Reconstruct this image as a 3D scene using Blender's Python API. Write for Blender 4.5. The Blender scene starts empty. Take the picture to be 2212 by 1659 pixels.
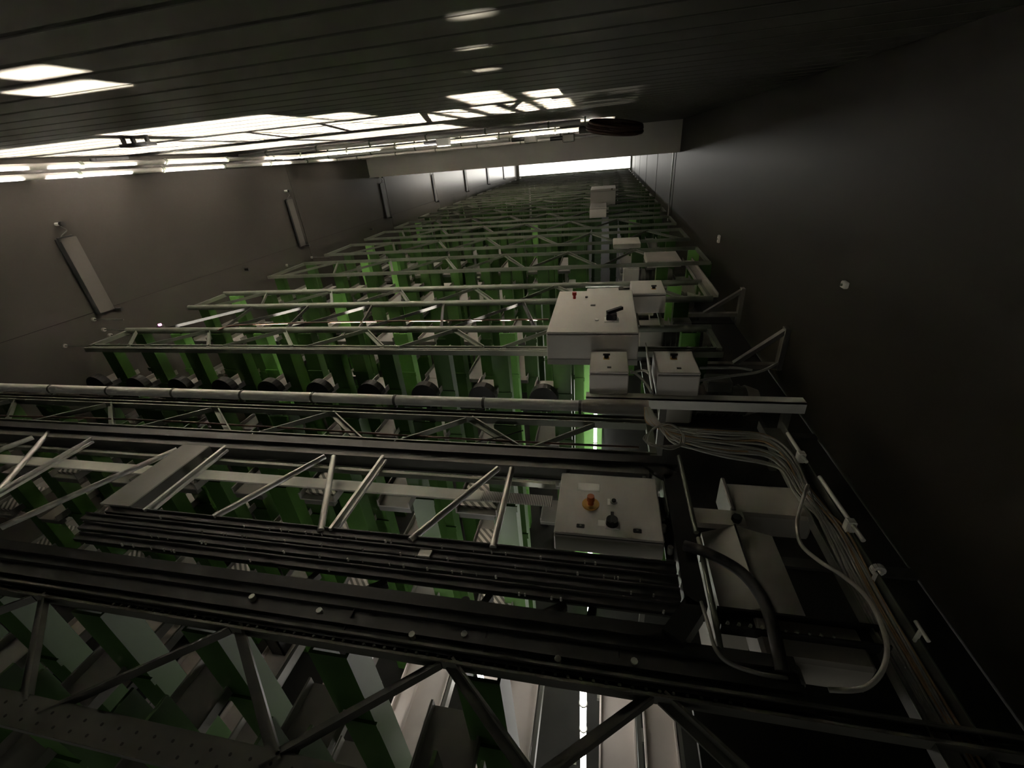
import bpy, math, random
from mathutils import Vector, Matrix
random.seed(7)
C = bpy.context.scene
COL = C.collection

# ------------------------------------------------------------------ camera, world, exposure
# Lengths below are written in "eye heights": 1 unit = the camera's height over the rack tops (1.8 m).
S = 1.8
EYE = 9.0                                   # camera height over the floor, metres
PX, PY, FPX = 1106.0, 829.5, 931.0          # principal point and focal length in pixels of the 2212 px frame
RX = Vector((0.97867204, 0.0221608, -0.2042301))     # world axes seen by the camera (right, down, forward)
RY = Vector((0.18987964, -0.47700345, 0.85814534))
RZ = Vector((-0.07840128, -0.87862199, -0.47103783))


def W(x, y, z):
    return Vector((x * S, y * S, EYE + z * S))


def ray(px, py):
    c = Vector((px - PX, py - PY, FPX))
    return Vector((RX.dot(c), RY.dot(c), RZ.dot(c)))


def at_z(px, py, z):
    r = ray(px, py)
    return r * (z / r.z)


def at_y(px, py, y):
    r = ray(px, py)
    return r * (y / r.y)


def at_x(px, py, x):
    r = ray(px, py)
    return r * (x / r.x)


cam_d = bpy.data.cameras.new('camera')
cam = bpy.data.objects.new('camera', cam_d)
COL.objects.link(cam)
right = Vector((RX.x, RY.x, RZ.x))
down = Vector((RX.y, RY.y, RZ.y))
fwd = Vector((RX.z, RY.z, RZ.z))
m = Matrix((right, -down, -fwd)).transposed().to_4x4()
m.translation = W(0, 0, 0)
cam.matrix_world = m
cam_d.sensor_fit = 'HORIZONTAL'
cam_d.sensor_width = 36
cam_d.lens = 36 * FPX / 2212
cam_d.clip_start = 0.02
cam_d.clip_end = 300
C.camera = cam

world = bpy.data.worlds.new('world')
C.world = world
world.use_nodes = True
world.node_tree.nodes['Background'].inputs[0].default_value = (1.0, 0.97, 0.86, 1)
world.node_tree.nodes['Background'].inputs[1].default_value = 0.26
C.view_settings.view_transform = 'Standard'
C.view_settings.look = 'None'
C.cycles.sample_clamp_indirect = 60.0
C.view_settings.exposure = 0.0
C.view_settings.gamma = 1.0
C.view_settings.use_curve_mapping = False

LAMP_W = 1.0                                # common factor of the lamps below the racks


# ------------------------------------------------------------------ materials
def mat(name, col, rough=0.5, metal=0.0, var=0.0, vscale=4.0, bump=0.0, bscale=30.0, spec=0.5, stretch=None):
    m = bpy.data.materials.new(name)
    m.use_nodes = True
    nt = m.node_tree
    b = nt.nodes['Principled BSDF']
    b.inputs['Base Color'].default_value = (*col, 1)
    b.inputs['Roughness'].default_value = rough
    b.inputs['Metallic'].default_value = metal
    b.inputs['Specular IOR Level'].default_value = spec
    if var or bump:
        tc = nt.nodes.new('ShaderNodeTexCoord')
        mp = nt.nodes.new('ShaderNodeMapping')
        if stretch:
            mp.inputs['Scale'].default_value = stretch
        nt.links.new(tc.outputs['Object'], mp.inputs['Vector'])
    if var:
        n = nt.nodes.new('ShaderNodeTexNoise')
        n.inputs['Scale'].default_value = vscale
        n.inputs['Detail'].default_value = 5
        nt.links.new(mp.outputs['Vector'], n.inputs['Vector'])
        r = nt.nodes.new('ShaderNodeValToRGB')
        r.color_ramp.elements[0].position = 0.3
        r.color_ramp.elements[1].position = 0.7
        r.color_ramp.elements[0].color = (*[c * (1 - var) for c in col], 1)
        r.color_ramp.elements[1].color = (*[min(1, c * (1 + var)) for c in col], 1)
        nt.links.new(n.outputs['Fac'], r.inputs['Fac'])
        nt.links.new(r.outputs['Color'], b.inputs['Base Color'])
    if bump:
        n2 = nt.nodes.new('ShaderNodeTexNoise')
        n2.inputs['Scale'].default_value = bscale
        nt.links.new(mp.outputs['Vector'], n2.inputs['Vector'])
        bp = nt.nodes.new('ShaderNodeBump')
        bp.inputs['Strength'].default_value = bump
        bp.inputs['Distance'].default_value = 0.02
        nt.links.new(n2.outputs['Fac'], bp.inputs['Height'])
        nt.links.new(bp.outputs['Normal'], b.inputs['Normal'])
    return m


def stripes(name, c1, c2, scale, axis='X', rough=0.5, metal=0.0):
    m = bpy.data.materials.new(name)
    m.use_nodes = True
    nt = m.node_tree
    b = nt.nodes['Principled BSDF']
    b.inputs['Roughness'].default_value = rough
    b.inputs['Metallic'].default_value = metal
    tc = nt.nodes.new('ShaderNodeTexCoord')
    w = nt.nodes.new('ShaderNodeTexWave')
    w.bands_direction = axis
    w.inputs['Scale'].default_value = scale
    nt.links.new(tc.outputs['Object'], w.inputs['Vector'])
    r = nt.nodes.new('ShaderNodeValToRGB')
    r.color_ramp.elements[0].position = 0.35
    r.color_ramp.elements[1].position = 0.6
    r.color_ramp.elements[0].color = (*c1, 1)
    r.color_ramp.elements[1].color = (*c2, 1)
    nt.links.new(w.outputs['Fac'], r.inputs['Fac'])
    nt.links.new(r.outputs['Color'], b.inputs['Base Color'])
    return m


def glow(name, col, strength):
    m = bpy.data.materials.new(name)
    m.use_nodes = True
    nt = m.node_tree
    b = nt.nodes['Principled BSDF']
    b.inputs['Base Color'].default_value = (*col, 1)
    b.inputs['Emission Color'].default_value = (*col, 1)
    b.inputs['Emission Strength'].default_value = strength
    return m


M = dict(
    ceiling=mat('ceiling_sheet', (0.105, 0.098, 0.080), 0.42, 0.0, 0.05, 1.5, 0.1, 3),
    joint=mat('ceiling_joint', (0.042, 0.039, 0.032), 0.6),
    wall=mat('clad_wall', (0.115, 0.104, 0.093), 0.25, 0.35, 0.04, 1.0, 0.03, 1.2),
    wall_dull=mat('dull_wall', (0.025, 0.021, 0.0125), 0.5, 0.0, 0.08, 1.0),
    beam=mat('beam_sheet', (0.80, 0.76, 0.70), 0.4, 0.0, 0.05, 1.0),
    floor=mat('floor_coating', (0.62, 0.62, 0.58), 0.4, 0.0, 0.08, 0.8),
    white=mat('end_wall_paint', (0.75, 0.74, 0.70), 0.6),
    steel=mat('galvanised_steel', (0.165, 0.18, 0.14), 0.42, 0.25, 0.12, 6.0),
    steel_bright=mat('bright_steel', (0.68, 0.68, 0.63), 0.35, 0.4, 0.1, 6.0),
    black=mat('black_steel', (0.017, 0.017, 0.015), 0.42, 0.3, 0.2, 5.0),
    dark=mat('dark_steel', (0.10, 0.10, 0.085), 0.45, 0.1, 0.2, 5.0),
    rail=mat('rail_steel', (0.042, 0.042, 0.037), 0.45, 0.1, 0.15, 6.0),
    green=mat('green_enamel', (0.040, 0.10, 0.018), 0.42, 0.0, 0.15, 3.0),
    greenlit=mat('lit_green_enamel', (0.22, 0.52, 0.12), 0.4, 0.0, 0.1, 3.0),  # lighter copy of the green enamel, with the light put into the colour
    tray=mat('grey_tray_sheet', (0.26, 0.25, 0.225), 0.5, 0.0, 0.1, 3.0),
    ribs=stripes('ribbed_sheet', (0.12, 0.115, 0.10), (0.55, 0.52, 0.48), 10, 'DIAGONAL', 0.4, 0.3),
    liner=mat('warm_grey_sheet', (0.62, 0.56, 0.51), 0.4, 0.1, 0.12, 3.0),
    belt=mat('grey_belt', (0.78, 0.77, 0.69), 0.6, 0.0, 0.05, 8.0),
    teeth=stripes('toothed_belt', (0.12, 0.12, 0.10), (0.78, 0.77, 0.69), 30, 'X', 0.6),
    cabinet=mat('cabinet_grey', (0.58, 0.55, 0.50), 0.45, 0.0, 0.03, 3.0),
    seam=mat('rubber_seal', (0.02, 0.02, 0.02), 0.7),
    plastic=mat('black_plastic', (0.015, 0.015, 0.015), 0.35),
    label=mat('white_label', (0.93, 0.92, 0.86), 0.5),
    red=mat('red_plastic', (0.50, 0.03, 0.02), 0.35),
    amber=mat('amber_plastic', (0.48, 0.13, 0.03), 0.35),
    yellow=mat('yellow_disc', (0.60, 0.34, 0.06), 0.5),
    duct=mat('duct_cover', (0.135, 0.125, 0.112), 0.4),
    hose=mat('pale_hose', (0.50, 0.49, 0.44), 0.5),
    copper=mat('copper_cable', (0.075, 0.036, 0.02), 0.45, 0.2),
    cable=mat('grey_cable', (0.28, 0.28, 0.25), 0.5),
    cable_dark=mat('dark_cable', (0.022, 0.021, 0.019), 0.6),
    cable_tan=mat('tan_cable', (0.30, 0.20, 0.10), 0.5),
    pipe=mat('grey_pipe', (0.80, 0.80, 0.73), 0.35, 0.0, 0.08, 5.0),
    pipe_white=mat('white_pipe', (0.72, 0.70, 0.66), 0.3),
    coil=mat('brown_hose', (0.07, 0.035, 0.025), 0.45),
    bracket=mat('bracket_grey', (0.20, 0.19, 0.165), 0.55),
    housing=mat('grey_housing', (0.40, 0.38, 0.33), 0.5, 0.0, 0.1, 3.0),
    brass=mat('brass', (0.45, 0.28, 0.06), 0.35, 0.9),
    glow=glow('lamp_glass', (1.0, 0.97, 0.90), 30.0),
    tube=glow('tube_glass', (1.0, 0.96, 0.90), 14.0),
    panel=glow('panel_light', (1.0, 0.97, 0.90), 5.0),
    pink=glow('pink_indicator', (1.0, 0.35, 0.75), 4.0),
)


# ------------------------------------------------------------------ mesh builder (local coordinates in eye heights)
class MB:
    def __init__(self):
        self.v, self.f, self.sm, self.mi = [], [], [], []
        self.cur = 0

    def add(self, vs, fs, smooth=False):
        o = len(self.v)
        self.v += [tuple(x) for x in vs]
        self.f += [tuple(i + o for i in f) for f in fs]
        self.sm += [smooth] * len(fs)
        self.mi += [self.cur] * len(fs)
        return self

    def slot(self, i):
        self.cur = i
        return self

    def box(self, a, b):
        x0, y0, z0 = a
        x1, y1, z1 = b
        vs = [(x0, y0, z0), (x1, y0, z0), (x1, y1, z0), (x0, y1, z0), (x0, y0, z1), (x1, y0, z1), (x1, y1, z1), (x0, y1, z1)]
        return self.add(vs, [(0, 3, 2, 1), (4, 5, 6, 7), (0, 1, 5, 4), (1, 2, 6, 5), (2, 3, 7, 6), (3, 0, 4, 7)])

    def bbox(self, a, b, r):
        """box with chamfered edges"""
        x0, y0, z0 = a
        x1, y1, z1 = b
        pts = []
        for z, k in ((z0, r), (z0 + r, 0), (z1 - r, 0), (z1, r)):
            q = max(k, 0)
            for (x, y) in ((x0 + r, y0 + q), (x1 - r, y0 + q), (x1 - q, y0 + r), (x1 - q, y1 - r), (x1 - r, y1 - q), (x0 + r, y1 - q), (x0 + q, y1 - r), (x0 + q, y0 + r)):
                pts.append((x, y, z))
        fs = [tuple(range(7, -1, -1)), tuple(range(24, 32))]
        for l in range(3):
            for i in range(8):
                j = (i + 1) % 8
                fs.append((l * 8 + i, l * 8 + j, l * 8 + 8 + j, l * 8 + 8 + i))
        return self.add(pts, fs)

    def prof(self, p, q, pts, up=(0, 0, 1), caps=True, smooth=False):
        """sweep a closed 2-D outline from p to q; outline x is sideways, y is up"""
        p, q, up = Vector(p), Vector(q), Vector(up)
        d = (q - p).normalized()
        if abs(d.dot(up)) > 0.99:
            up = Vector((0, 1, 0))
        s = d.cross(up).normalized()
        u = s.cross(d).normalized()
        n = len(pts)
        vs = [p + s * a + u * b for a, b in pts] + [q + s * a + u * b for a, b in pts]
        fs = [(i, (i + 1) % n, n + (i + 1) % n, n + i) for i in range(n)]
        self.add(vs, fs, smooth)
        if caps:
            self.add(vs, [tuple(range(n - 1, -1, -1)), tuple(range(n, 2 * n))])
        return self

    def bar(self, p, q, w, h, up=(0, 0, 1)):
        a, b = w / 2, h / 2
        return self.prof(p, q, [(-a, -b), (a, -b), (a, b), (-a, b)], up)

    def channel(self, p, q, w, h, t, up=(0, 0, 1)):
        """U channel open upward"""
        a = w / 2
        return self.prof(p, q, [(-a, 0), (a, 0), (a, h), (a - t, h), (a - t, t), (-a + t, t), (-a + t, h), (-a, h)], up)

    def angle(self, p, q, w, t, up=(0, 0, 1)):
        """L angle"""
        a = w / 2
        return self.prof(p, q, [(-a, -a), (a, -a), (a, -a + t), (-a + t, -a + t), (-a + t, a), (-a, a)], up)

    def cyl(self, p, q, r, n=12, r2=None):
        p, q = Vector(p), Vector(q)
        r2 = r if r2 is None else r2
        d = (q - p).normalized()
        a = d.orthogonal().normalized()
        b = d.cross(a)
        vs = []
        for c, rr in ((p, r), (q, r2)):
            vs += [c + (a * math.cos(2 * math.pi * i / n) + b * math.sin(2 * math.pi * i / n)) * rr for i in range(n)]
        self.add(vs, [(i, (i + 1) % n, n + (i + 1) % n, n + i) for i in range(n)], True)
        return self.add(vs, [tuple(range(n - 1, -1, -1)), tuple(range(n, 2 * n))])

    def tube(self, pts, r, n=8, sub=6):
        """round tube along a smooth curve through pts"""
        pts = [Vector(p) for p in pts]
        P = []
        if len(pts) > 2 and sub > 1:
            e = [pts[0] * 2 - pts[1]] + pts + [pts[-1] * 2 - pts[-2]]
            for i in range(1, len(e) - 2):
                for k in range(sub):
                    t = k / sub
                    a, b, c, d = e[i - 1], e[i], e[i + 1], e[i + 2]
                    P.append(0.5 * ((2 * b) + (c - a) * t + (2 * a - 5 * b + 4 * c - d) * t * t + (3 * b - a - 3 * c + d) * t ** 3))
            P.append(pts[-1])
        else:
            P = pts
        vs, fs = [], []
        d = (P[1] - P[0]).normalized()
        a = d.orthogonal().normalized()
        for i, p in enumerate(P):
            d = (P[min(i + 1, len(P) - 1)] - P[max(i - 1, 0)]).normalized()
            a = (a - d * a.dot(d)).normalized()
            b = d.cross(a)
            vs += [p + (a * math.cos(2 * math.pi * k / n) + b * math.sin(2 * math.pi * k / n)) * r for k in range(n)]
        for i in range(len(P) - 1):
            for k in range(n):
                k2 = (k + 1) % n
                fs.append((i * n + k, i * n + k2, i * n + n + k2, i * n + n + k))
        self.add(vs, fs, True)
        L = (len(P) - 1) * n
        return self.add(vs, [tuple(range(n - 1, -1, -1)), tuple(range(L, L + n))])

    def build(self, name, m, parent=None, loc=None):
        """link as ONE mesh object. Local coordinates; loc in eye heights from the camera (top level) or the parent"""
        me = bpy.data.meshes.new(name)
        me.from_pydata([(x * S, y * S, z * S) for x, y, z in self.v], [], self.f)
        me.polygons.foreach_set('use_smooth', self.sm)
        ms = m if isinstance(m, (list, tuple)) else [m]
        for k in ms:
            me.materials.append(k)
        if len(ms) > 1:
            me.polygons.foreach_set('material_index', self.mi)
        me.update()
        o = bpy.data.objects.new(name, me)
        COL.objects.link(o)
        if parent:
            o.parent = parent
            if loc is not None:
                o.location = Vector(loc) * S
        else:
            o.location = W(*(loc or (0, 0, 0)))
        return o


def tag(o, label=None, cat=None, group=None, kind=None):
    if label: o['label'] = label
    if cat: o['category'] = cat
    if group: o['group'] = group
    if kind: o['kind'] = kind
    return o


def thing(name, label, cat, loc, group=None):
    o = bpy.data.objects.new(name, None)
    COL.objects.link(o)
    o.empty_display_size = 0.1
    o.location = W(*loc)
    return tag(o, label, cat, group)


def dup(root, loc, label=None, group=None, cat=None):
    r = root.copy()
    COL.objects.link(r)
    r.location = W(*loc)
    tag(r, label, cat, group)
    for ch in list(root.children):
        c = ch.copy()
        COL.objects.link(c)
        c.parent = r
        for g in list(ch.children):
            d = g.copy()
            COL.objects.link(d)
            d.parent = c
    return r


def struct(name, mb, m):
    return tag(mb.build(name, m), kind='structure')


# ------------------------------------------------------------------ the room
XL, XR, ZC, YE, ZF, YB = -4.0, 1.06, 0.24, 21.5, -5.0, -2.5
T = 0.06
struct('floor', MB().box((XL - T, YB, ZF - T), (XR + T, YE + T, ZF)), M['floor'])
# ceiling sheet with shallow ribs across the hall
cb = MB()
cb.slot(0).box((XL - T, YB, ZC + 0.004), (XR + T, YE + T, ZC + T))
y = YB
while y < YE:
    cb.slot(0).box((XL - T, y + 0.022, ZC - 0.003), (XR + T, y + 0.14, ZC + 0.004))
    cb.slot(1).box((XL - T, y, ZC - 0.001), (XR + T, y + 0.022, ZC + 0.004))
    y += 0.14
struct('ceiling', cb, [M['ceiling'], M['joint']])
# added deck blocking light from the floor lamps, with slots shaped for ceiling patches
ZD = -2.75


def deck_rects(slots):
    """cut rectangular slots out of the deck by splitting it into plates"""
    ys = sorted(set([YB, YE] + [v for q in slots for v in (q[2], q[3])]))
    out = []
    for y0, y1 in zip(ys, ys[1:]):
        cuts = sorted((q[0], q[1]) for q in slots if q[2] <= y0 and q[3] >= y1)
        x = XL
        for c0, c1 in cuts:
            if c0 > x:
                out.append((x, c0, y0, y1))
            x = max(x, c1)
        if x < XR:
            out.append((x, XR, y0, y1))
    return out


SLOTS = [(-0.065, -0.035, 0.77, 0.785), (-0.095, -0.065, 0.885, 0.90), (-0.155, -0.085, 1.015, 1.04),
         (-0.14, 0.04, 2.6, 3.4), (-0.14, 0.04, 4.4, 6.8)]
db = MB()
for x0, x1, y0, y1 in deck_rects(SLOTS):
    db.box((x0, y0, ZD - 0.03), (x1, y1, ZD))
struct('floor_light_blocker', db, M['black'])
# left wall of cladding panels, each set at a slightly different angle, with a seam along it
wb = MB()
yp = YB
k = 0
while yp < YE:
    y2 = min(yp + 2.66, YE)
    t = 0.004 * math.sin(k * 2.1)
    for z0, z1 in ((ZF, -0.862), (-0.858, ZC)):
        wb.prof((XL, yp + 0.002, 0), (XL, y2 - 0.002, 0), [(-T, z0), (t, z0), (t, z1), (-T, z1)])
    yp = y2
    k += 1
wb.box((XL - T - 0.01, YB, ZF), (XL - 0.012, YE, ZC))
struct('wall_left', wb, M['wall'])
rb = MB()
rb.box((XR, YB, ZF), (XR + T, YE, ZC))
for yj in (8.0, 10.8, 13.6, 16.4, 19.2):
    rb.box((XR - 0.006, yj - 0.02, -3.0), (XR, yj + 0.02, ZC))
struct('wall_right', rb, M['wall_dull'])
struct('wall_back', MB().box((XL - T, YE, ZF), (XR + T, YE + T, ZC)), M['white'])
bb = MB().box((XL, 7.62, -0.18), (XR, 7.86, ZC))
bb.box((XL, 7.60, -0.185), (XR, 7.88, -0.175))
struct('trim_1', bb, M['beam'])


# ------------------------------------------------------------------ racks
PITCH = 0.372


def upright_mb(zb=ZF):
    """folded sheet upright, web to the front, flanges back; local origin at its top"""
    h = zb + 1.0
    m = MB().prof((0, 0, 0), (0, 0, h), [(-0.052, 0.0), (0.052, 0.0), (0.052, 0.07), (0.044, 0.07), (0.044, 0.008), (-0.044, 0.008), (-0.044, 0.07), (-0.052, 0.07)], up=(0, 1, 0))
    for z in (-0.29, -0.63, -0.97, -1.31):
        m.box((-0.060, -0.008, z - 0.03), (0.060, 0.0, z))
    return m


UP_MESH = None
GLOW_UP = False


def make_rack(label, y0, y1, xa, xb, x0, chord, chord_m, nodes, group=None, ends=True, skip=(), half=0.27, rear=True, brace_m='steel', rear_kind=None):
    """y0/y1 front and rear chord; x0 a tray position; nodes = x of the brace tops"""
    global UP_MESH
    r = thing('storage_rack', label, 'rack', (xa, y0, ZF), group)
    Z0 = -ZF                                       # local height of z = 0
    L = xb - xa
    for k, (yy, ck) in enumerate(((0, chord), (y1 - y0, rear_kind or chord))):
        c = MB()
        if ck == 'pipe':
            c.cyl((0, yy, Z0 - 1), (L, yy, Z0 - 1), 0.022, 14)
        elif ck == 'double':
            c.prof((0, yy, Z0 - 1.015), (L, yy, Z0 - 1.015), [(-0.035, -0.02), (0.035, -0.02), (0.035, 0.012), (0.026, 0.012), (0.026, -0.008), (0.006, -0.008), (0.006, 0.008), (-0.006, 0.008), (-0.006, -0.008), (-0.026, -0.008), (-0.026, 0.012), (-0.035, 0.012)])
        elif ck == 'plate':
            c.bar((0, yy, Z0 - 1.005), (L, yy, Z0 - 1.005), 0.055, 0.016).bar((0, yy + 0.03, Z0 - 1.02), (L, yy + 0.03, Z0 - 1.02), 0.006, 0.04)
        elif ck == 'slim':
            c.channel((0, yy, Z0 - 1.02), (L, yy, Z0 - 1.02), 0.034, 0.03, 0.006)
        else:
            c.channel((0, yy, Z0 - 1.03), (L, yy, Z0 - 1.03), 0.05, 0.05, 0.008)
        c.build('chord', M[chord_m], r)
    w = y1 - y0
    for nx in nodes:
        n = nx - xa
        for s in (-1, 1):
            e = n + s * half
            if e < 0.02 or e > L - 0.02:
                continue
            MB().angle((n + s * 0.012, w - 0.01, Z0 - 1.005), (e, 0.012, Z0 - 1.005), 0.024, 0.006).build('brace', M[brace_m], r)
    if ends:
        for ex in (0.012, L - 0.012):
            MB().bar((ex, 0, Z0 - 1.01), (ex, w, Z0 - 1.01), 0.024, 0.03).build('end_tie', M[brace_m], r)
    xs = []
    x = x0
    while x > xa - 0.02:
        x -= PITCH
    while True:
        x += PITCH
        if x > xb - 0.05:
            break
        if x < xa or any(a <= x <= b for a, b in skip):
            continue
        xs.append(x)
    for row, yy in enumerate((0.02, w - 0.03)):
        if row == 1 and not rear:
            continue
        for x in xs:
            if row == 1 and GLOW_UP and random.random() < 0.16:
                upright_mb().build('upright', M['greenlit'], r, (x + 0.10 - xa, yy, Z0 - 1.02))  # some rear uprights look lit through their brighter green
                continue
            if UP_MESH is None:
                o = upright_mb().build('upright', M['green'], r)
                UP_MESH = o.data
            else:
                o = bpy.data.objects.new('upright', UP_MESH)
                COL.objects.link(o)
                o.parent = r
            o.location = Vector((x + 0.10 - xa, yy, Z0 - 1.02)) * S
    return r, xs


GAP = [(-0.14, 0.20)]
RACKS = []
# nearest rack, its truss across the bottom of the picture
RACKS.append((0.265, 0.52) + make_rack('nearest dark rack with punched front chord and lattice top', 0.265, 0.52, -3.67, 0.95, -1.10, 'plate', 'dark',
             [-3.53, -2.87, -2.215, -1.558, -0.90, -0.336, 0.122], skip=[(-0.1, 0.05), (0.25, 1.0)], half=0.30, brace_m='dark', rear_kind='slim'))
RACKS.append((1.30, 1.515) + make_rack('rack under the long clamped grey pipe', 1.30, 1.515, -3.67, 0.20, -0.87, 'slim', 'steel',
             [-3.25, -2.563, -1.892, -1.244, -0.568, -0.02], skip=GAP, half=0.262))
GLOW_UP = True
RACKS.append((2.26, 2.56) + make_rack('rack whose rounded carrier ends face the aisle beyond the clamped pipe', 2.26, 2.56, -3.70, 0.62, -0.334, 'double', 'steel',
             [-3.62, -2.93, -2.27, -1.62, -0.97, -0.32], skip=GAP, rear_kind='pipe'))
RACKS.append((3.12, 3.54) + make_rack('rack directly behind the large white cabinet', 3.12, 3.54, -3.67, 0.74, -0.30, 'pipe', 'steel',
             [-3.2, -2.5, -1.8, -1.1, -0.4, 0.3], skip=GAP))
r4 = RACKS[3][2]
for nx in (-3.0, -2.45, -1.86, -1.24, -0.60):
    for dx in (-0.42, 0.17):
        MB().angle((nx + 3.67, 0.0, 5 - 1.005), (nx + 3.67 + dx, -0.54, 5 - 1.005), 0.022, 0.006).build('brace', M['rail'], r4)
names = ['second rack beyond the large white cabinet', 'third rack beyond the large white cabinet',
         'fourth rack beyond the large white cabinet', 'fifth rack beyond the large white cabinet, just before the ceiling beam']
for lab, (a, b), dx in zip(names, [(4.18, 4.82), (5.30, 5.95), (6.40, 7.05), (7.50, 8.10)], (0, .21, -.13, .1)):
    RACKS.append((a, b) + make_rack(lab, a, b, -3.67, 0.93, -0.32 + dx, 'slim', 'steel', [-3.2 + dx + 0.7 * i for i in range(6)], skip=GAP, half=0.33))
yy = 8.75
while yy < 20.6:
    RACKS.append((yy, yy + 0.6) + make_rack('grey rack far down the hall below and beyond the ceiling beam', yy, yy + 0.6, -3.72, 0.93, -0.3, 'slim', 'steel',
                 [-3.2 + 0.9 * i for i in range(5)], group='racks beyond the ceiling beam', rear=False, half=0.4))
    yy += 1.15


# ------------------------------------------------------------------ channel trays lying in the racks
def tray_proto(length, m, rib=False):
    r = thing('channel_tray', 'x', 'tray', (0, 0, 0))
    b = MB().channel((0, 0, 0), (0, length, 0), 0.18 if rib else 0.15, 0.035, 0.006)
    b.build('tray_channel', M['tray'], r)
    MB().bar((0, 0.004, -0.014), (0, 0.03, -0.014), 0.15, 0.028).build('end_strip', M['dark'], r)
    if rib:
        MB().box((-0.080, 0.03, 0.0065), (0.080, length * 0.75, 0.018)).build('ribbed_liner', M['ribs'], r)
    return r


PROTO = {}
LEVEL = ['top', 'second', 'third', 'fourth']


def place_trays(x, y0, length, zs, label, group, rib):
    for lv, z in zs:
        key = (round(length, 2), rib)
        lab = '%s, %s level' % (label, LEVEL[lv])
        if key not in PROTO:
            PROTO[key] = tray_proto(length, 'tray', rib)
            PROTO[key].location = W(x, y0, z)
            tag(PROTO[key], lab, 'tray', group + ', %s level' % LEVEL[lv])
        else:
            dup(PROTO[key], (x, y0, z), lab, group + ', %s level' % LEVEL[lv], 'tray')


RACKNAME = ['nearest dark rack', 'rack under the clamped pipe', 'rack beyond the clamped pipe', 'rack behind the large white cabinet',
            'second rack beyond the white cabinet', 'third rack beyond the white cabinet', 'fourth rack beyond the white cabinet']
LV = [(0, -1.31), (1, -1.65), (2, -1.99), (3, -2.33)]
for i, (a, b, r, xs) in enumerate(RACKS[:7]):
    for n, x in enumerate(xs):
        rib = i == 1 and n % 2 == 0
        nl = 4 if i < 3 else 2
        place_trays(x, a - 0.05, 0.22 if i == 2 else (b - a) + 0.08, LV[:nl], ('grey channel tray with ribbed liner in the ' if rib else 'plain grey channel tray in the ') + RACKNAME[i],
                    ('ribbed' if rib else 'plain') + ' trays in the ' + RACKNAME[i], rib)

# long trays running through under the near aisle
lt = None
for n in range(16):
    x = -2.52 + n * 0.186
    if -0.14 < x < 0.06:
        continue
    lv = n % 2
    loc = (x, 0.34, -1.92 - 0.28 * lv)
    lab = 'long grey tray running under the lift carriage, ' + ('upper layer' if lv == 0 else 'lower layer')
    grp = 'long trays under the lift carriage, ' + ('upper layer' if lv == 0 else 'lower layer')
    if lt is None:
        lt = thing('long_tray', lab, 'tray', loc, grp)
        MB().channel((0, 0, 0), (0, 0.88, 0), 0.13, 0.03, 0.006).build('tray_channel', M['liner'], lt)
        for yy in (0.18, 0.62):
            MB().bar((-0.075, yy, -0.012), (0.075, yy, -0.012), 0.05, 0.02).build('cross_strap', M['dark'], lt)
        MB().bar((0.078, 0, 0.01), (0.078, 0.88, 0.01), 0.014, 0.05).build('side_rail', M['dark'], lt)
    else:
        dup(lt, loc, lab, grp)

# carriers with rounded dark ends along the aisle beyond the clamped pipe
carrier = None
for n, x in enumerate(RACKS[2][3]):
    loc = (x, 2.157, -1.29)
    lab = 'dark rounded tray carrier with a roller bar, in the row beyond the clamped pipe'
    grp = 'rounded tray carriers beyond the clamped pipe'
    if carrier is None:
        carrier = thing('tray_carrier', lab, 'carrier', loc, grp)
        hd = MB()
        pts = [(0.085 * math.cos(t * math.pi / 12), 0.085 * math.sin(t * math.pi / 12)) for t in range(13)]
        hd.prof((0, 0.0, 0), (0, 0.055, 0), pts)
        hd.build('end_hood', M['black'], carrier)
        MB().cyl((-0.13, -0.03, -0.035), (0.05, -0.03, -0.035), 0.02, 10).build('roller_bar', M['plastic'], carrier)
        MB().box((-0.03, -0.012, -0.018), (0.05, 0.0, -0.008)).build('brass_strip', M['brass'], carrier)
    else:
        dup(carrier, loc)

# ------------------------------------------------------------------ lift carriage in the nearest aisle
cg = thing('lift_carriage', 'black steel lift carriage frame carrying the grey box with the amber lamp', 'carriage', (-3.6, 0.6, ZF))
OX, OY, OZ = -3.6, 0.6, -ZF


def cgp(x, y, z):
    return (x - OX, y - OY, z + OZ)


def add_part(fn, name, m, parent=cg):
    b = MB()
    fn(b)
    return b.build(name, M[m], parent)


# far side beam: bright face, dark holed upper flange, lower lip
b = MB()
b.box(cgp(-3.6, 1.205, -1.05), cgp(0.165, 1.245, -1.0))
b.box(cgp(-3.6, 1.200, -1.056), cgp(0.165, 1.262, -1.05))
b.build('far_beam', M['dark'], cg)
b = MB().box(cgp(-3.6, 1.245, -1.05), cgp(0.26, 1.29, -0.985))
b.build('far_flange', M['black'], cg)
add_part(lambda b: b.bar(cgp(-3.0, 1.15, -1.03), cgp(-0.15, 1.15, -1.03), 0.014, 0.02), 'far_lip', 'steel')
# near side beam: ridged rail
b = MB()
b.prof(cgp(-3.6, 0.575, -1.03), cgp(0.42, 0.575, -1.03), [(-0.062, -0.02), (0.052, -0.02), (0.052, 0.03), (0.043, 0.03), (0.04, 0.012), (0.015, 0.012), (0.012, 0.022), (-0.004, 0.022), (-0.008, 0.012), (-0.03, 0.012), (-0.034, 0.02), (-0.062, 0.02)])
b.build('near_beam', M['rail'], cg)
add_part(lambda b: b.box(cgp(-3.6, 0.632, -1.05), cgp(0.20, 0.665, -1.0)), 'near_flange', 'black')
RIV = {}


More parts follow.
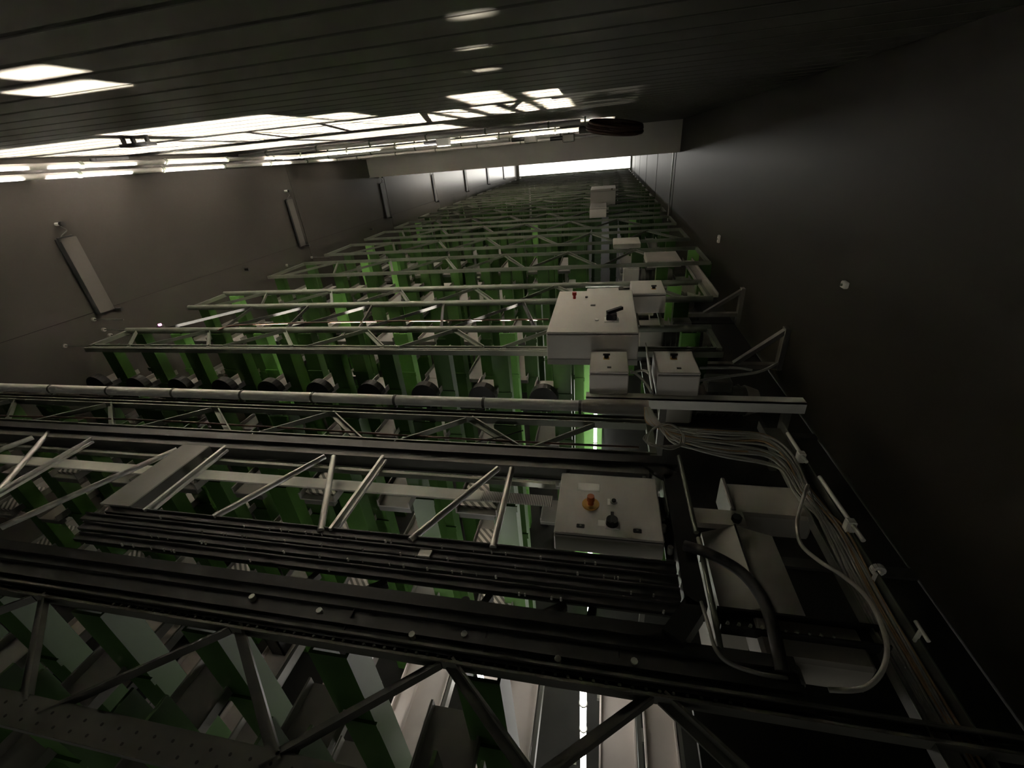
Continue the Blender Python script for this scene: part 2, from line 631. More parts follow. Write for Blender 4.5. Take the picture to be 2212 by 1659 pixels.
def rivet(name, r, m, at, parent):
    """one small round head; the mesh is shared"""
    k = (name, round(r, 4))
    if k not in RIV:
        RIV[k] = MB().cyl((0, 0, 0), (0, 0, 0.010), r, 7, r * 0.8).build(name, M[m], parent)
        RIV[k].location = Vector(at) * S
    else:
        o = RIV[k].copy()
        COL.objects.link(o)
        o.parent = parent
        o.location = Vector(at) * S


for i in range(60):
    rivet('rivet', 0.0045, 'steel', cgp(-1.3 + i * 0.027, 0.520, -1.012), cg)
for xj in (-0.62, -0.26, 0.05):
    add_part(lambda b: b.box(cgp(xj, 0.53, -1.02), cgp(xj + 0.003, 0.63, -1.012)), 'joint', 'black')
for p in ((545, 1290), (690, 1320), (890, 1372), (1003, 1371), (1205, 1425), (1370, 1430)):
    q = at_z(*p, -1.008)
    add_part(lambda b: b.cyl(cgp(q.x, q.y, -1.02), cgp(q.x, q.y, -1.003), 0.008, 8), 'bolt_head', 'steel_bright')
for i in range(80):
    rivet('punched_hole', 0.0042, 'seam', (3.67 - 2.0 + (i // 2) * 0.046 + 0.012 * (i % 2), -0.012 + 0.022 * (i % 2), 5 - 1.0062), RACKS[0][2])
# four guide rails
for k, (yy, xa) in enumerate(((0.835, -1.72), (0.795, -1.78), (0.757, -1.74), (0.715, -1.70))):
    b = MB()
    b.bar(cgp(xa, yy, -1.012), cgp(0.205, yy, -1.012), 0.024, 0.012).bar(cgp(xa, yy + 0.012, -1.005), cgp(0.205, yy + 0.012, -1.005), 0.004, 0.012).bar(cgp(xa, yy + 0.008, -1.03), cgp(0.205, yy + 0.008, -1.03), 0.006, 0.04)
    b.build('guide_rail', M['rail'], cg)
for i in range(70):
    x = -1.5 + i * 0.024 + random.uniform(-0.008, 0.008)
    y = random.choice((0.822, 0.783, 0.744, 0.702))
    rivet('rail_light_speck', random.choice((0.0016, 0.0024, 0.0034)), 'label', cgp(x, y, -1.010), cg)  # pale dots paint the light coming through holes in the rails
q = at_z(918, 1195, -1.0)
add_part(lambda b: b.box(cgp(q.x - 0.018, q.y - 0.012, -1.005), cgp(q.x + 0.018, q.y + 0.012, -0.998)), 'bright_plate', 'steel_bright')
# right side of the frame, with cut corners and a lit inner lip
b = MB()
b.bar(cgp(0.235, 1.20, -1.02), cgp(0.235, 0.72, -1.02), 0.05, 0.06)
b.bar(cgp(0.235, 0.73, -1.02), cgp(0.17, 0.635, -1.02), 0.05, 0.06)
b.bar(cgp(0.235, 1.19, -1.02), cgp(0.16, 1.265, -1.02), 0.05, 0.06)
b.build('side_member', M['black'], cg)
b = MB()
b.bar(cgp(0.155, 1.236, -1.03), cgp(0.205, 1.185, -1.03), 0.008, 0.05)
b.bar(cgp(0.205, 1.187, -1.03), cgp(0.212, 1.04, -1.03), 0.008, 0.05)
b.build('corner_lip', M['steel'], cg)
add_part(lambda b: b.tube([cgp(0.272, 1.30, -0.99), cgp(0.272, 0.95, -0.99)], 0.007, 8, 1), 'side_rod', 'steel')
add_part(lambda b: b.tube([cgp(0.275, 0.93, -0.99), cgp(0.27, 0.70, -0.99), cgp(0.275, 0.63, -1.02)], 0.007, 8, 4), 'side_rod', 'steel')
# cross bars and diagonal braces between the long sides
for x in (-2.29, -1.56, -0.83):
    add_part(lambda b: (b.bar(cgp(x, 0.84, -1.005), cgp(x, 1.215, -1.005), 0.010, 0.02), b.bar(cgp(x + 0.014, 0.84, -1.012), cgp(x + 0.014, 1.215, -1.012), 0.008, 0.01)), 'cross_bar', 'steel_bright')
for (xa, ya, xb, yb) in ((-1.777, 1.18, -2.035, 0.711), (-2.60, 1.25, -2.30, 0.864), (-2.63, 1.20, -2.80, 0.80), (-1.075, 1.195, -1.278, 0.846), (-1.036, 1.196, -0.862, 0.835), (-0.364, 1.19, -0.557, 0.834), (-0.313, 1.194, -0.300, 0.838)):
    add_part(lambda b: b.cyl(cgp(xa, ya, -1.005), cgp(xb, yb, -1.005), 0.011, 10), 'diagonal', 'steel_bright')
# broad cross plate at the left
b = MB()
b.box(cgp(-1.76, 0.845, -1.0), cgp(-1.63, 1.20, -0.992))
b.build('cross_plate', M['tray'], cg)
add_part(lambda b: b.box(cgp(-1.63, 0.845, -1.05), cgp(-1.622, 1.20, -0.992)), 'cross_plate_side', 'dark')
# struts under the rails
for x, x2 in ((-0.82, -0.80), (-0.66, -0.58), (-0.30, -0.28), (-0.16, -0.08), (-0.02, -0.01)):
    add_part(lambda b: b.bar(cgp(x, 0.655, -1.04), cgp(x2, 0.71, -1.04), 0.02, 0.02), 'strut', 'dark')
add_part(lambda b: b.box(cgp(-1.32, 0.655, -1.085), cgp(0.2, 0.695, -1.075)), 'belly_plate', 'housing')
# toothed belt lying along the carriage
bt = MB()
bt.box(cgp(-3.5, 1.055, -1.045), cgp(-0.40, 1.105, -1.038))
bt.build('belt', M['belt'], cg)
add_part(lambda b: b.box(cgp(-0.40, 1.06, -1.045), cgp(-0.155, 1.105, -1.038)), 'belt_teeth', 'teeth')


# ------------------------------------------------------------------ control cabinets
def cabinet_shell(r, w, d, h, lid, name_m='cabinet'):
    """body standing on its back with the door up; local origin at front left bottom corner"""
    MB().bbox((0, 0, 0), (w, d, h - lid), 0.004).build('body', M[name_m], r)
    MB().box((0.004, 0.004, h - lid), (w - 0.004, d - 0.004, h - lid + 0.004)).build('door_seal', M['seam'], r)
    return MB().bbox((0, 0, h - lid + 0.004), (w, d, h), 0.004).build('door', M[name_m], r)


def on_door(px, py, z, o):
    p = at_z(px, py, z)
    return (p.x - o[0], p.y - o[1])


# cabinet in the lift carriage
zt = -1.0
A0 = (-0.131, 0.912, zt - 0.075)
ca = thing('control_cabinet', 'grey control cabinet with amber lamp, white plate and black rotary switch in the lift carriage', 'cabinet', A0)
dA = cabinet_shell(ca, 0.315, 0.274, 0.075, 0.012)
hz = 0.075
x, y = on_door(1271, 1053, zt, A0)
MB().bbox((x - 0.037, y - 0.018, hz), (x + 0.037, y + 0.018, hz + 0.004), 0.0015).build('name_plate', M['label'], ca)
x, y = on_door(1276, 1090, zt, A0)
es = MB().cyl((x, y, hz), (x, y, hz + 0.004), 0.027, 24).build('stop_disc', M['yellow'], ca)
MB().cyl((x, y, hz + 0.004), (x, y, hz + 0.020), 0.010, 16).cyl((x, y, hz + 0.020), (x, y, hz + 0.036), 0.0125, 20, 0.011).build('amber_lamp', M['amber'], es)
x, y = on_door(1315, 1085, zt, A0)
MB().box((x - 0.004, y - 0.014, hz), (x + 0.004, y + 0.014, hz + 0.002)).build('small_label', M['label'], ca)
x, y = on_door(1326, 1085, zt, A0)
ks = MB().cyl((x, y, hz), (x, y, hz + 0.006), 0.011, 18).build('key_switch', M['steel_bright'], ca)
MB().cyl((x, y, hz + 0.006), (x, y, hz + 0.010), 0.007, 14).build('key_slot', M['plastic'], ks)
x, y = on_door(1322, 1133, zt, A0)
rs = MB().bbox((x - 0.020, y - 0.020, hz), (x + 0.022, y + 0.016, hz + 0.004), 0.0015).build('rotary_switch_plate', M['label'], ca)
MB().cyl((x, y, hz + 0.004), (x, y, hz + 0.022), 0.019, 20, 0.017).bar((x, y - 0.02, hz + 0.025), (x, y + 0.022, hz + 0.025), 0.009, 0.010).build('rotary_switch', M['plastic'], rs)
x, y = on_door(1299, 1131, zt, A0)
MB().box((x - 0.010, y - 0.012, hz), (x + 0.010, y + 0.012, hz + 0.002)).build('small_label', M['label'], ca)
for p in ((1254, 1137), (1377, 1148)):
    x, y = on_door(*p, zt, A0)
    l = MB().bbox((x - 0.012, y - 0.008, hz), (x + 0.012, y + 0.008, hz + 0.004), 0.002).build('door_lock', M['plastic'], ca)
    MB().box((x - 0.003, y - 0.003, hz + 0.004), (x + 0.003, y + 0.003, hz + 0.005)).build('lock_core', M['steel'], l)
for xx in (0.02, 0.28):
    MB().bar((xx, 0.274, 0.06), (xx, 0.33, 0.06), 0.012, 0.012).build('mounting_rail', M['steel'], ca)

# large cabinet over the second aisle
zt = -0.80
B0 = (-0.278, 2.0, zt - 0.175)
cbn = thing('control_cabinet', 'large white control cabinet with red knob and black lever switch', 'cabinet', B0)
cabinet_shell(cbn, 0.447, 0.70, 0.175, 0.014)
hz = 0.175
x, y = on_door(1241, 645, zt, B0)
MB().cyl((x, y, hz), (x, y, hz + 0.022), 0.009, 16).cyl((x, y, hz + 0.022), (x, y, hz + 0.040), 0.013, 18).build('red_knob', M['red'], cbn)
x, y = on_door(1267, 643, zt, B0)
MB().cyl((x, y, hz), (x, y, hz + 0.008), 0.008, 12).build('key_switch', M['plastic'], cbn)
for p in ((1281, 660), ):
    x, y = on_door(*p, zt, B0)
    MB().bbox((x - 0.014, y - 0.012, hz), (x + 0.014, y + 0.012, hz + 0.004), 0.002).build('door_lock', M['plastic'], cbn)
x, y = on_door(1320, 692, zt, B0)
lv = MB().bbox((x - 0.035, y - 0.03, hz), (x + 0.04, y + 0.04, hz + 0.004), 0.0015).build('switch_plate', M['label'], cbn)
MB().bbox((x - 0.025, y - 0.015, hz + 0.004), (x + 0.028, y + 0.03, hz + 0.035), 0.004).bar((x - 0.02, y + 0.0, hz + 0.042), (x + 0.055, y + 0.045, hz + 0.052), 0.020, 0.016).build('lever_switch', M['plastic'], lv)
x, y = on_door(1289, 692, zt, B0)
MB().cyl((x, y, hz), (x, y, hz + 0.006), 0.010, 14).build('white_button', M['label'], cbn)
MB().box((0.0, -0.004, 0.0), (0.447, 0.0, 0.03)).build('base_rail', M['tray'], cbn)
# stand legs down to the rack under it
for (lx, ly) in ((0.02, 0.3), (0.42, 0.3), (0.02, 0.68), (0.42, 0.68)):
    MB().bar((lx, ly, 0), (lx, ly, -0.06), 0.03, 0.03).build('leg', M['steel'], cbn)


def small_cabinet(name, label, x0, x1, y0, y1, zb, zt, switch, lock, group=None):
    o = (x0, y0, zb)
    r = thing(name, label, 'cabinet', o, group)
    h = zt - zb
    cabinet_shell(r, x1 - x0, y1 - y0, h, h * 0.14)
    if switch:
        x, y = on_door(*switch, zt, o)
        p = MB().bbox((x - 0.014, y - 0.014, h), (x + 0.014, y + 0.014, h + 0.003), 0.001).build('switch_plate', M['yellow'], r)
        MB().cyl((x, y, h + 0.003), (x, y, h + 0.018), 0.011, 14).bar((x - 0.016, y, h + 0.02), (x + 0.016, y, h + 0.02), 0.007, 0.008).build('rotary_switch', M['plastic'], p)
    if lock:
        x, y = on_door(*lock, zt, o)
        MB().bbox((x - 0.009, y - 0.007, h), (x + 0.009, y + 0.007, h + 0.003), 0.001).build('door_lock', M['plastic'], r)
    return r


s1 = small_cabinet('switch_box', 'small grey switch box on the support bar in front of the large white cabinet', -0.056, 0.115, 1.745, 1.965, -1.0, -0.885, (1310, 774), (1316, 794))
s2 = small_cabinet('switch_box', 'small grey switch box on the support bar, nearer the cable tray', 0.236, 0.412, 1.745, 1.975, -1.0, -0.885, (1455, 774), (1467, 796))
MB().prof((-0.012, 0.0, 0), (-0.012, 0.25, 0), [(-0.003, 0.0), (0.003, 0.0), (-0.020, 0.15), (-0.026, 0.15)]).build('gland_plate', M['housing'], s2)
s3 = small_cabinet('switch_box', 'small grey switch box behind the right edge of the large white cabinet', 0.175, 0.38, 2.75, 3.05, -0.97, -0.84, (1412, 624), None)
for bx in (0.03, 0.17):
    MB().bar((bx, -0.21, -0.006), (bx, 0.38, -0.006), 0.02, 0.012).build('mounting_rail', M['steel'], s3)
small_cabinet('switch_box', 'small dim grey box half hidden behind the large white cabinet', -0.12, 0.10, 2.95, 3.10, -0.99, -0.90, None, None)
small_cabinet('control_cabinet', 'far grey control cabinet under the lit end of the hall', -0.29, 0.17, 8.9, 9.6, -1.0, -0.72, (1322, 410), None)
small_cabinet('control_cabinet', 'dim grey cabinet in front of the far grey control cabinet', -0.25, 0.01, 7.3, 7.9, -1.0, -0.85, None, None)

# support bar of the two small boxes, reaching to the cable tray
sb = MB().box((0, -0.02, -0.05), (0.90, -0.012, 0.0)).box((0, -0.02, -0.006), (0.90, 0.03, 0.0))
for bx in (0.03, 0.16, 0.33, 0.46):
    sb.box((bx, 0.03, -0.006), (bx + 0.02, 0.23, 0.0))
sbt = thing('support_bar', 'grey support bar on posts under the two small switch boxes', 'bar', (-0.07, 1.735, ZD))
sb.build('bar', M['pipe'], sbt, (0, 0, -ZD - 1.002))
for px_ in (0.34, 0.84):
    MB().bar((px_, 0.0, 0), (px_, 0.0, -ZD - 1.05), 0.03, 0.03).build('post', M['dark'], sbt)

# ------------------------------------------------------------------ pipes, cables and belts over the racks
pr = thing('water_pipe', 'long grey pipe with clamps running across the aisle edge', 'pipe', (-3.70, 1.60, -1.0))
MB().cyl((0, 0, 0.022), (3.66, 0, 0.022), 0.024, 16).build('pipe_run', M['pipe'], pr)
MB().cyl((3.62, 0, 0.022), (3.70, 0, 0.022), 0.026, 16, 0.034).cyl((3.70, 0, 0.022), (3.89, 0, 0.022), 0.034, 16).build('wide_sleeve', M['housing'], pr)
for px in (20, 130, 250, 386, 530, 680, 855, 1045, 1253):
    q = at_y(px, 865, 1.60)
    MB().cyl((q.x + 3.70 - 0.006, 0, 0.022), (q.x + 3.70 + 0.006, 0, 0.022), 0.0265, 16).bar((q.x + 3.70, 0.0, 0.0), (q.x + 3.70, -0.03, -0.02), 0.012, 0.012).build('pipe_clamp', M['dark'], pr)
# rail under the pipe
ur = MB().channel((0, 0, 0), (3.9, 0, 0), 0.03, 0.03, 0.005)
ur.box((0, -0.035, -0.002), (3.9, -0.02, 0.004))
tag(ur.build('guide_rail', M['dark'], None, (-3.70, 1.555, -1.03)), 'dark guide rail tucked below the clamped grey pipe', 'rail')


def cable(name, label, pts, r, m, cat='cable', group=None, sub=6, n=6):
    o = pts[0]
    b = MB().tube([Vector(p) - Vector(o) for p in pts], r, n, sub)
    return tag(b.build(name, M[m], None, tuple(o)), label, cat, group)


cable('cable', 'thin copper-coloured cable along the aisle side of the carriage', [at_z(0, 898, -1), at_z(300, 907, -1), at_z(640, 926, -1), at_z(930, 944, -1), at_z(1200, 958, -1), at_z(1380, 966, -1)], 0.0045, 'copper')
cable('cable', 'thin copper-coloured cable running behind the large white cabinet', [at_z(470, 713, -0.974), at_z(520, 702, -0.985), at_z(760, 695, -1), at_z(980, 692, -1), at_z(1185, 690, -1)], 0.006, 'copper')
cable('cable', 'black drooping cable crossing the copper-coloured cable', [at_z(1005, 967, -1), at_z(1040, 952, -1), at_z(1085, 943, -1), at_z(1130, 930, -1)], 0.003, 'cable_dark')

# ------------------------------------------------------------------ right side: cable tray, brackets, cables
ct = thing('cable_tray', 'long dark cable tray along the right wall', 'cable tray', (0.645, 0.2, -1.0))
MB().channel((0, 0.0, -0.03), (0, 1.36, -0.03), 0.085, 0.032, 0.003).build('tray_run', M['dark'], ct)
for sx in (-0.041, 0.041):
    MB().bar((sx, 0.0, 0.003), (sx, 1.36, 0.003), 0.003, 0.003).build('bright_edge', M['steel'], ct)
ct2 = thing('cable_tray', 'dim cable tray beyond the far wall bracket', 'cable tray', (0.80, 3.4, -1.05))
MB().channel((0, 0, -0.03), (0, 1.2, -0.03), 0.09, 0.032, 0.003).build('tray_run', M['housing'], ct2)
for sx in (-0.043, 0.043):
    MB().bar((sx, 0.0, 0.003), (sx, 1.2, 0.003), 0.004, 0.004).build('bright_edge', M['steel'], ct2)

# bundle of cables from the pipe end to the tray
for i in range(16):
    j = random.uniform
    o = i / 15.0
    pts = [at_z(1392 + 10 * o, 880, -0.96) + Vector((0, 0, 0)), at_z(1400 + 30 * o, 915 + 6 * o, -0.97), at_z(1470 + j(-15, 15), 922 + 38 * o, -0.98),
           at_z(1560 + j(-10, 10), 930 + 52 * o + j(-5, 5), -0.985), at_z(1650, 934 + 62 * o + j(-6, 6), -0.985), at_z(1708 - 18 * o, 975 + 45 * o + j(-5, 5), -0.99),
           at_z(1742 - 16 * o + j(-6, 6), 1045 + 30 * o, -0.995)]
    x = 0.615 + 0.06 * random.random()
    pts += [Vector((x, 1.02, -0.995)), Vector((x + j(-.01, .01), 0.80, -1.01)), Vector((x, 0.5, -1.015)), Vector((x, 0.26, -1.015))]
    cable('cable', 'thin cable in the grey bundle curving into the long cable tray', pts, 0.0030 + 0.0012 * random.random(), 'cable' if i % 6 else 'cable_tan', group='bundled cables by the cable tray')
# pinkish coil of spare cable
pts = []
for k in range(40):
    a = k / 40 * 2 * math.pi * 3
    pts.append(at_z(1430 + 42 * math.cos(a) + k * 0.3, 945 + 24 * math.sin(a) + 6 * math.sin(k), -0.965))
cable('cable_coil', 'small loop of pinkish spare cable beside the cable bundle', pts, 0.003, 'cable', sub=3)
# single grey hose looping down from the tray
cable('hose', 'single pale grey hose looping below the long cable tray', [at_z(1745, 1048, -0.975), at_z(1733, 1083, -0.97), at_z(1722, 1130, -0.97), at_z(1730, 1175, -0.97), at_z(1770, 1212, -0.965), at_z(1815, 1240, -0.96),
      at_z(1868, 1285, -0.96), at_z(1902, 1345, -0.97), at_z(1916, 1400, -0.98), at_z(1905, 1450, -0.99), at_z(1875, 1482, -1.0), at_z(1840, 1491, -1.01), at_z(1790, 1490, -1.02)], 0.0052, 'hose', 'hose', n=8)
# bright conduit rods on the wall side of the tray
for lab, a, b_ in (('short bright conduit rod on the wall side of the cable tray, nearer the bundle', (1701, 936), (1742, 998)), ('long bright conduit rod on the wall side of the cable tray', (1770, 1030), (1865, 1168))):
    p, q = at_z(*a, -0.97), at_z(*b_, -0.97)
    r = thing('conduit_rod', lab, 'conduit', tuple(p))
    MB().cyl((0, 0, 0), q - p, 0.006, 10).build('rod', M['pipe'], r)
    mid = (q - p) * 0.75
    MB().bbox(mid - Vector((0.012, 0.012, 0.03)), mid + Vector((0.012, 0.012, 0.008)), 0.003).build('clamp', M['label'], r)
q = at_x(1896, 1231, XR - 0.30)
cl = MB()
for k in range(9):
    a0, a1 = math.radians(-60 + k * 33), math.radians(-60 + (k + 1) * 33)
    cl.bar((0.012 * math.cos(a0), 0, 0.012 * math.sin(a0)), (0.012 * math.cos(a1), 0, 0.012 * math.sin(a1)), 0.008, 0.012, (0, 1, 0))
q = at_z(1896, 1231, -0.97)
cl.bar((0, 0.0, -0.012), (0, 0.0, -0.05), 0.006, 0.006)
tag(cl.build('pipe_clip', M['label'], None, tuple(q)), 'open white pipe clip beside the long cable tray', 'clip')
q = at_z(1990, 1361, -0.97)
tag(MB().cyl((0, 0.02, 0), (0.0, -0.025, 0.0), 0.004, 8).bar((0, 0, 0), (0, 0, -0.04), 0.006, 0.006).build('rod_stub', M['pipe'], None, tuple(q)), 'short bright rod stub in the dark beyond the white pipe clip', 'rod')


def wall_bracket(label, top, foot, arm, mid):
    p, q = at_x(*top, XR - 0.02), at_x(*foot, XR - 0.02)
    yy = (p.y + q.y) / 2
    r = thing('wall_bracket', label, 'bracket', (XR, yy, q.z))
    hgt = p.z - q.z
    MB().box((-0.028, -0.025, 0), (0.0, 0.025, hgt)).build('post', M['bracket'], r)
    a = at_y(*arm, yy)
    m_ = at_y(*mid, yy)
    MB().bar((a.x - XR, 0, a.z - q.z), (-0.02, 0, a.z - q.z), 0.04, 0.03).build('arm', M['bracket'], r)
    MB().bar((m_.x - XR, 0, a.z - q.z + 0.01), (-0.02, 0, hgt - 0.02), 0.035, 0.025).build('diagonal', M['bracket'], r)
    return r


wall_bracket('triangular grey bracket on the right wall nearest the long cable tray', (1695, 705), (1680, 800), (1450, 787), (1585, 787))
wall_bracket('triangular grey bracket on the right wall behind the nearer bracket', (1603, 622), (1590, 700), (1455, 680), (1520, 682))
for k, (pts, lab) in enumerate(((((1510, 822), (1580, 812), (1640, 803), (1680, 785)), 'pale cable sweeping from the small switch box up to the wall bracket'),
                                (((1512, 795), (1590, 795), (1625, 800)), 'short pale cable leaving the small switch box'),
                                (((1362, 800), (1380, 812), (1400, 835), (1408, 850)), 'grey cable bridging the two small switch boxes'),
                                (((1362, 806), (1390, 800), (1406, 810)), 'thin grey cable arched between the two small switch boxes'))):
    cable('cable', lab, [at_z(x, y, -0.95) for x, y in pts], 0.006, 'cable')
# far flat duct and box ends on the right
for lab, quad, z, hh in (('long grey duct end at the right wall before the far bracket', ((1400, 545), (1460, 542), (1458, 560), (1398, 565)), -0.98, 0.06),
                         ('plain grey sleeve over the rack end by the right wall', ((1330, 515), (1380, 512), (1378, 523), (1325, 528)), -0.96, 0.05)):
    c = [at_z(*p, z) for p in quad]
    x0, x1, y0, y1 = min(c[0].x, c[3].x), max(c[1].x, c[2].x), min(c[2].y, c[3].y), max(c[0].y, c[1].y)
    tag(MB().bbox((0, 0, -hh), (x1 - x0, y1 - y0, 0), 0.006).build('cable_duct', M['housing'], None, (x0, y0, z)), lab, 'duct')

for px, py, hh, lab in ((1555, 516, 0.07, 'slim pale light speck on the right wall, highest of the wall specks'), (1830, 615, 0.03, 'square pale light speck alone on the right wall'), (1528, 624, 0.05, 'pale light speck on the right wall, upper of the pair by the far bracket'), (1540, 641, 0.04, 'pale light speck on the right wall, lower of the pair by the far bracket')):
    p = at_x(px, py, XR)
    c = thing('wall_light_speck', lab, 'clip', tuple(p))  # added pale blocks standing in for specks of light on the wall
    MB().bbox((-0.02, -0.02, -hh / 2), (0.0, 0.02, hh / 2), 0.004).build('speck_body', M['label'], c)
    MB().cyl((-0.026, 0, 0), (-0.02, 0, 0), 0.006, 8).build('speck_stud', M['steel'], c)

cp = thing('added_dark_plate', 'added black plate for the dark under the machinery along the right wall', 'plate', (0.262, 0.30, -1.385))
MB().box((0, 0, 0), (XR - 0.275, 4.9, 0.02)).build('plate', M['black'], cp)  # added black sheet standing in for the darkness below the machinery
for y in (0.9, 1.7, 2.5, 3.3, 4.1):
    MB().bar((0, y, 0.026), (XR - 0.275, y, 0.026), 0.04, 0.012).build('stiffener', M['rail'], cp)
dm = None
for x, y, z, lab in ((0.46, 2.10, -1.32, 'dark drive motor under the nearer wall bracket'), (0.40, 2.95, -1.25, 'dark drive motor between the two wall brackets'), (0.42, 3.75, -1.28, 'dark drive motor beyond the far wall bracket'), (0.35, 4.6, -1.28, 'dark drive motor farthest along the right side')):
    if dm is None:
        dm = thing('drive_motor', lab, 'motor', (x, y, z))
        b = MB().cyl((0, 0, 0.10), (0.26, 0, 0.10), 0.075, 20)
        for i in range(7):
            b.cyl((0.02 + i * 0.034, 0, 0.10), (0.028 + i * 0.034, 0, 0.10), 0.085, 20)
        b.build('motor_body', M['dark'], dm)
        MB().cyl((0.26, 0, 0.10), (0.32, 0, 0.10), 0.082, 20, 0.06).build('fan_cover', M['housing'], dm)
        MB().bbox((-0.16, -0.09, 0.0), (0.0, 0.09, 0.20), 0.01).build('gearbox', M['housing'], dm)
        MB().bbox((0.06, -0.05, 0.17), (0.18, 0.05, 0.23), 0.006).build('terminal_box', M['dark'], dm)
        MB().box((-0.20, -0.11, -0.03), (0.36, 0.11, 0.0)).build('base_plate', M['rail'], dm)
        for px_ in (-0.18, 0.34):
            MB().bar((px_, 0, -0.045), (px_, 0, -0.03), 0.05, 0.16).build('foot', M['dark'], dm)
    else:
        dup(dm, (x, y, -1.32), lab)

# machine parts in the dark on the right of the carriage
mc = thing('drive_unit', 'dim drive unit with a slanted grey cover beside the lift carriage', 'machine', (0.30, 0.74, -1.30))
MB().prof((0.0, 0.0, 0), (0.0, 0.26, 0), [(0.0, 0.0), (0.19, 0.0), (0.19, 0.27), (0.085, 0.30), (0.0, 0.26)]).build('slanted_cover', M['housing'], mc)
MB().prof((0.086, -0.002, 0.02), (0.086, 0.262, 0.02), [(-0.002, 0.0), (0.002, 0.0), (0.002, 0.283), (-0.002, 0.283)]).build('cover_seam', M['seam'], mc)
for t in (0.05, 0.2):
    MB().cyl((-0.012, t, 0.22), (0.0, t, 0.22), 0.012, 10).build('cover_bolt', M['plastic'], mc)
hd = thing('motor_housing', 'broad dim grey housing beyond the drive unit', 'housing', (0.40, 1.06, -1.10))
MB().bbox((0, 0, 0), (0.22, 0.14, 0.09), 0.008).build('housing_shell', M['housing'], hd)
MB().bbox((-0.012, 0.0, 0.0), (0.0, 0.14, 0.11), 0.003).build('end_plate', M['tray'], hd)
hd2 = thing('motor_housing', 'dim grey housing in the dark nearest the hose loop', 'housing', (0.36, 0.63, -1.10))
MB().bbox((0, 0, 0), (0.22, 0.10, 0.09), 0.008).build('housing_shell', M['housing'], hd2)
MB().cyl((0.05, -0.03, 0.05), (0.05, 0.0, 0.05), 0.03, 16).build('shaft_cover', M['dark'], hd2)
lb = thing('angle_bracket', 'dim grey angle bracket bolted between carriage and drive unit', 'bracket', (0.28, 1.0, -1.05))
MB().box((0, 0, 0.03), (0.14, 0.06, 0.05)).build('arm_plate', M['housing'], lb)
MB().box((0.10, -0.16, -0.02), (0.14, 0.06, 0.03)).build('arm_web', M['housing'], lb)
MB().cyl((0.115, 0.02, 0.05), (0.115, 0.02, 0.066), 0.014, 6).build('bolt', M['plastic'], lb)
ch = thing('punched_rail', 'black punched rail crossing below the drive unit', 'rail', (0.28, 0.70, -1.02))
MB().channel((0, 0, 0), (0.34, 0, 0), 0.05, 0.03, 0.005).build('rail', M['black'], ch)
for i in range(10):
    rivet('stud', 0.004, 'steel', (0.015 + i * 0.024, -0.018, 0.026), ch)
cable('hose', 'thick black hose passing in front of the drive unit', [at_z(1478, 1178, -0.97), at_z(1530, 1195, -0.96), at_z(1600, 1235, -0.96), at_z(1645, 1290, -0.96), at_z(1668, 1350, -0.97), at_z(1690, 1450, -1.0)], 0.014, 'cable_dark', 'hose', n=10)
cable('cable', 'pale cable bowing from the carriage corner along the near beam', [at_z(1515, 1300, -0.985), at_z(1530, 1350, -0.985), at_z(1545, 1400, -0.985), at_z(1575, 1432, -0.99), at_z(1640, 1455, -1.0), at_z(1700, 1465, -1.01)], 0.005, 'cable')
lp = thing('flange_plate', 'black bolted plate with knobs beside the amber lamp cabinet', 'plate', (0.19, 0.90, -1.06))
MB().box((0, 0, 0), (0.04, 0.25, 0.01)).build('plate', M['black'], lp)
for i in range(9):
    x, y = random.uniform(0, 0.045), random.uniform(0.02, 0.14)
    MB().cyl((x, y, 0.01), (x, y, 0.03 + random.random() * 0.015), 0.008, 10).build('knob', M['plastic'] if i % 3 else M['steel_bright'], lp)

# ------------------------------------------------------------------ things on the left wall
wl = None
names = ['first', 'second', 'third', 'fourth', 'fifth', 'sixth']
for k in range(7):
    y = 2.62 + 2.65 * k
    lab = 'slim vertical wall duct with pins on the left wall, ' + (['nearest of all', 'second along the wall', 'third along the wall', 'first beyond the ceiling beam', 'second beyond the ceiling beam', 'third beyond the ceiling beam', 'farthest down the hall'][k])
    if wl is None:
        wl = thing('wall_duct', lab, 'duct', (XL, y, -0.88))
        MB().box((0.0, 0.0, 0.0), (0.018, 0.13, 0.58)).build('duct_cover', M['duct'], wl)
        MB().bar((0.02, -0.006, 0.0), (0.02, -0.006, 0.58), 0.010, 0.03, (0, 1, 0)).build('dark_edge', M['plastic'], wl)
        MB().cyl((0.0, 0.05, 0.68), (0.05, 0.05, 0.68), 0.012, 10).build('upper_pin', M['label'], wl)
        MB().cyl((0.05, 0.05, 0.68), (0.075, 0.05, 0.68), 0.017, 10).build('pin_cap', M['plastic'], wl)
        MB().tube([(0.03, 0.05, 0.66), (0.03, 0.08, 0.63), (0.03, 0.03, 0.60), (0.02, 0.0, 0.56)], 0.005, 6, 4).build('pin_wire', M['dark'], wl)
        MB().bar((0.03, -0.01, 0.585), (0.03, 0.10, 0.592), 0.012, 0.010).build('top_arm', M['plastic'], wl)
        MB().cyl((0.0, 0.15, -0.01), (0.06, 0.15, -0.01), 0.015, 10).build('lower_pin', M['plastic'], wl)
    else:
        dup(wl, (XL, y, -0.88), lab)
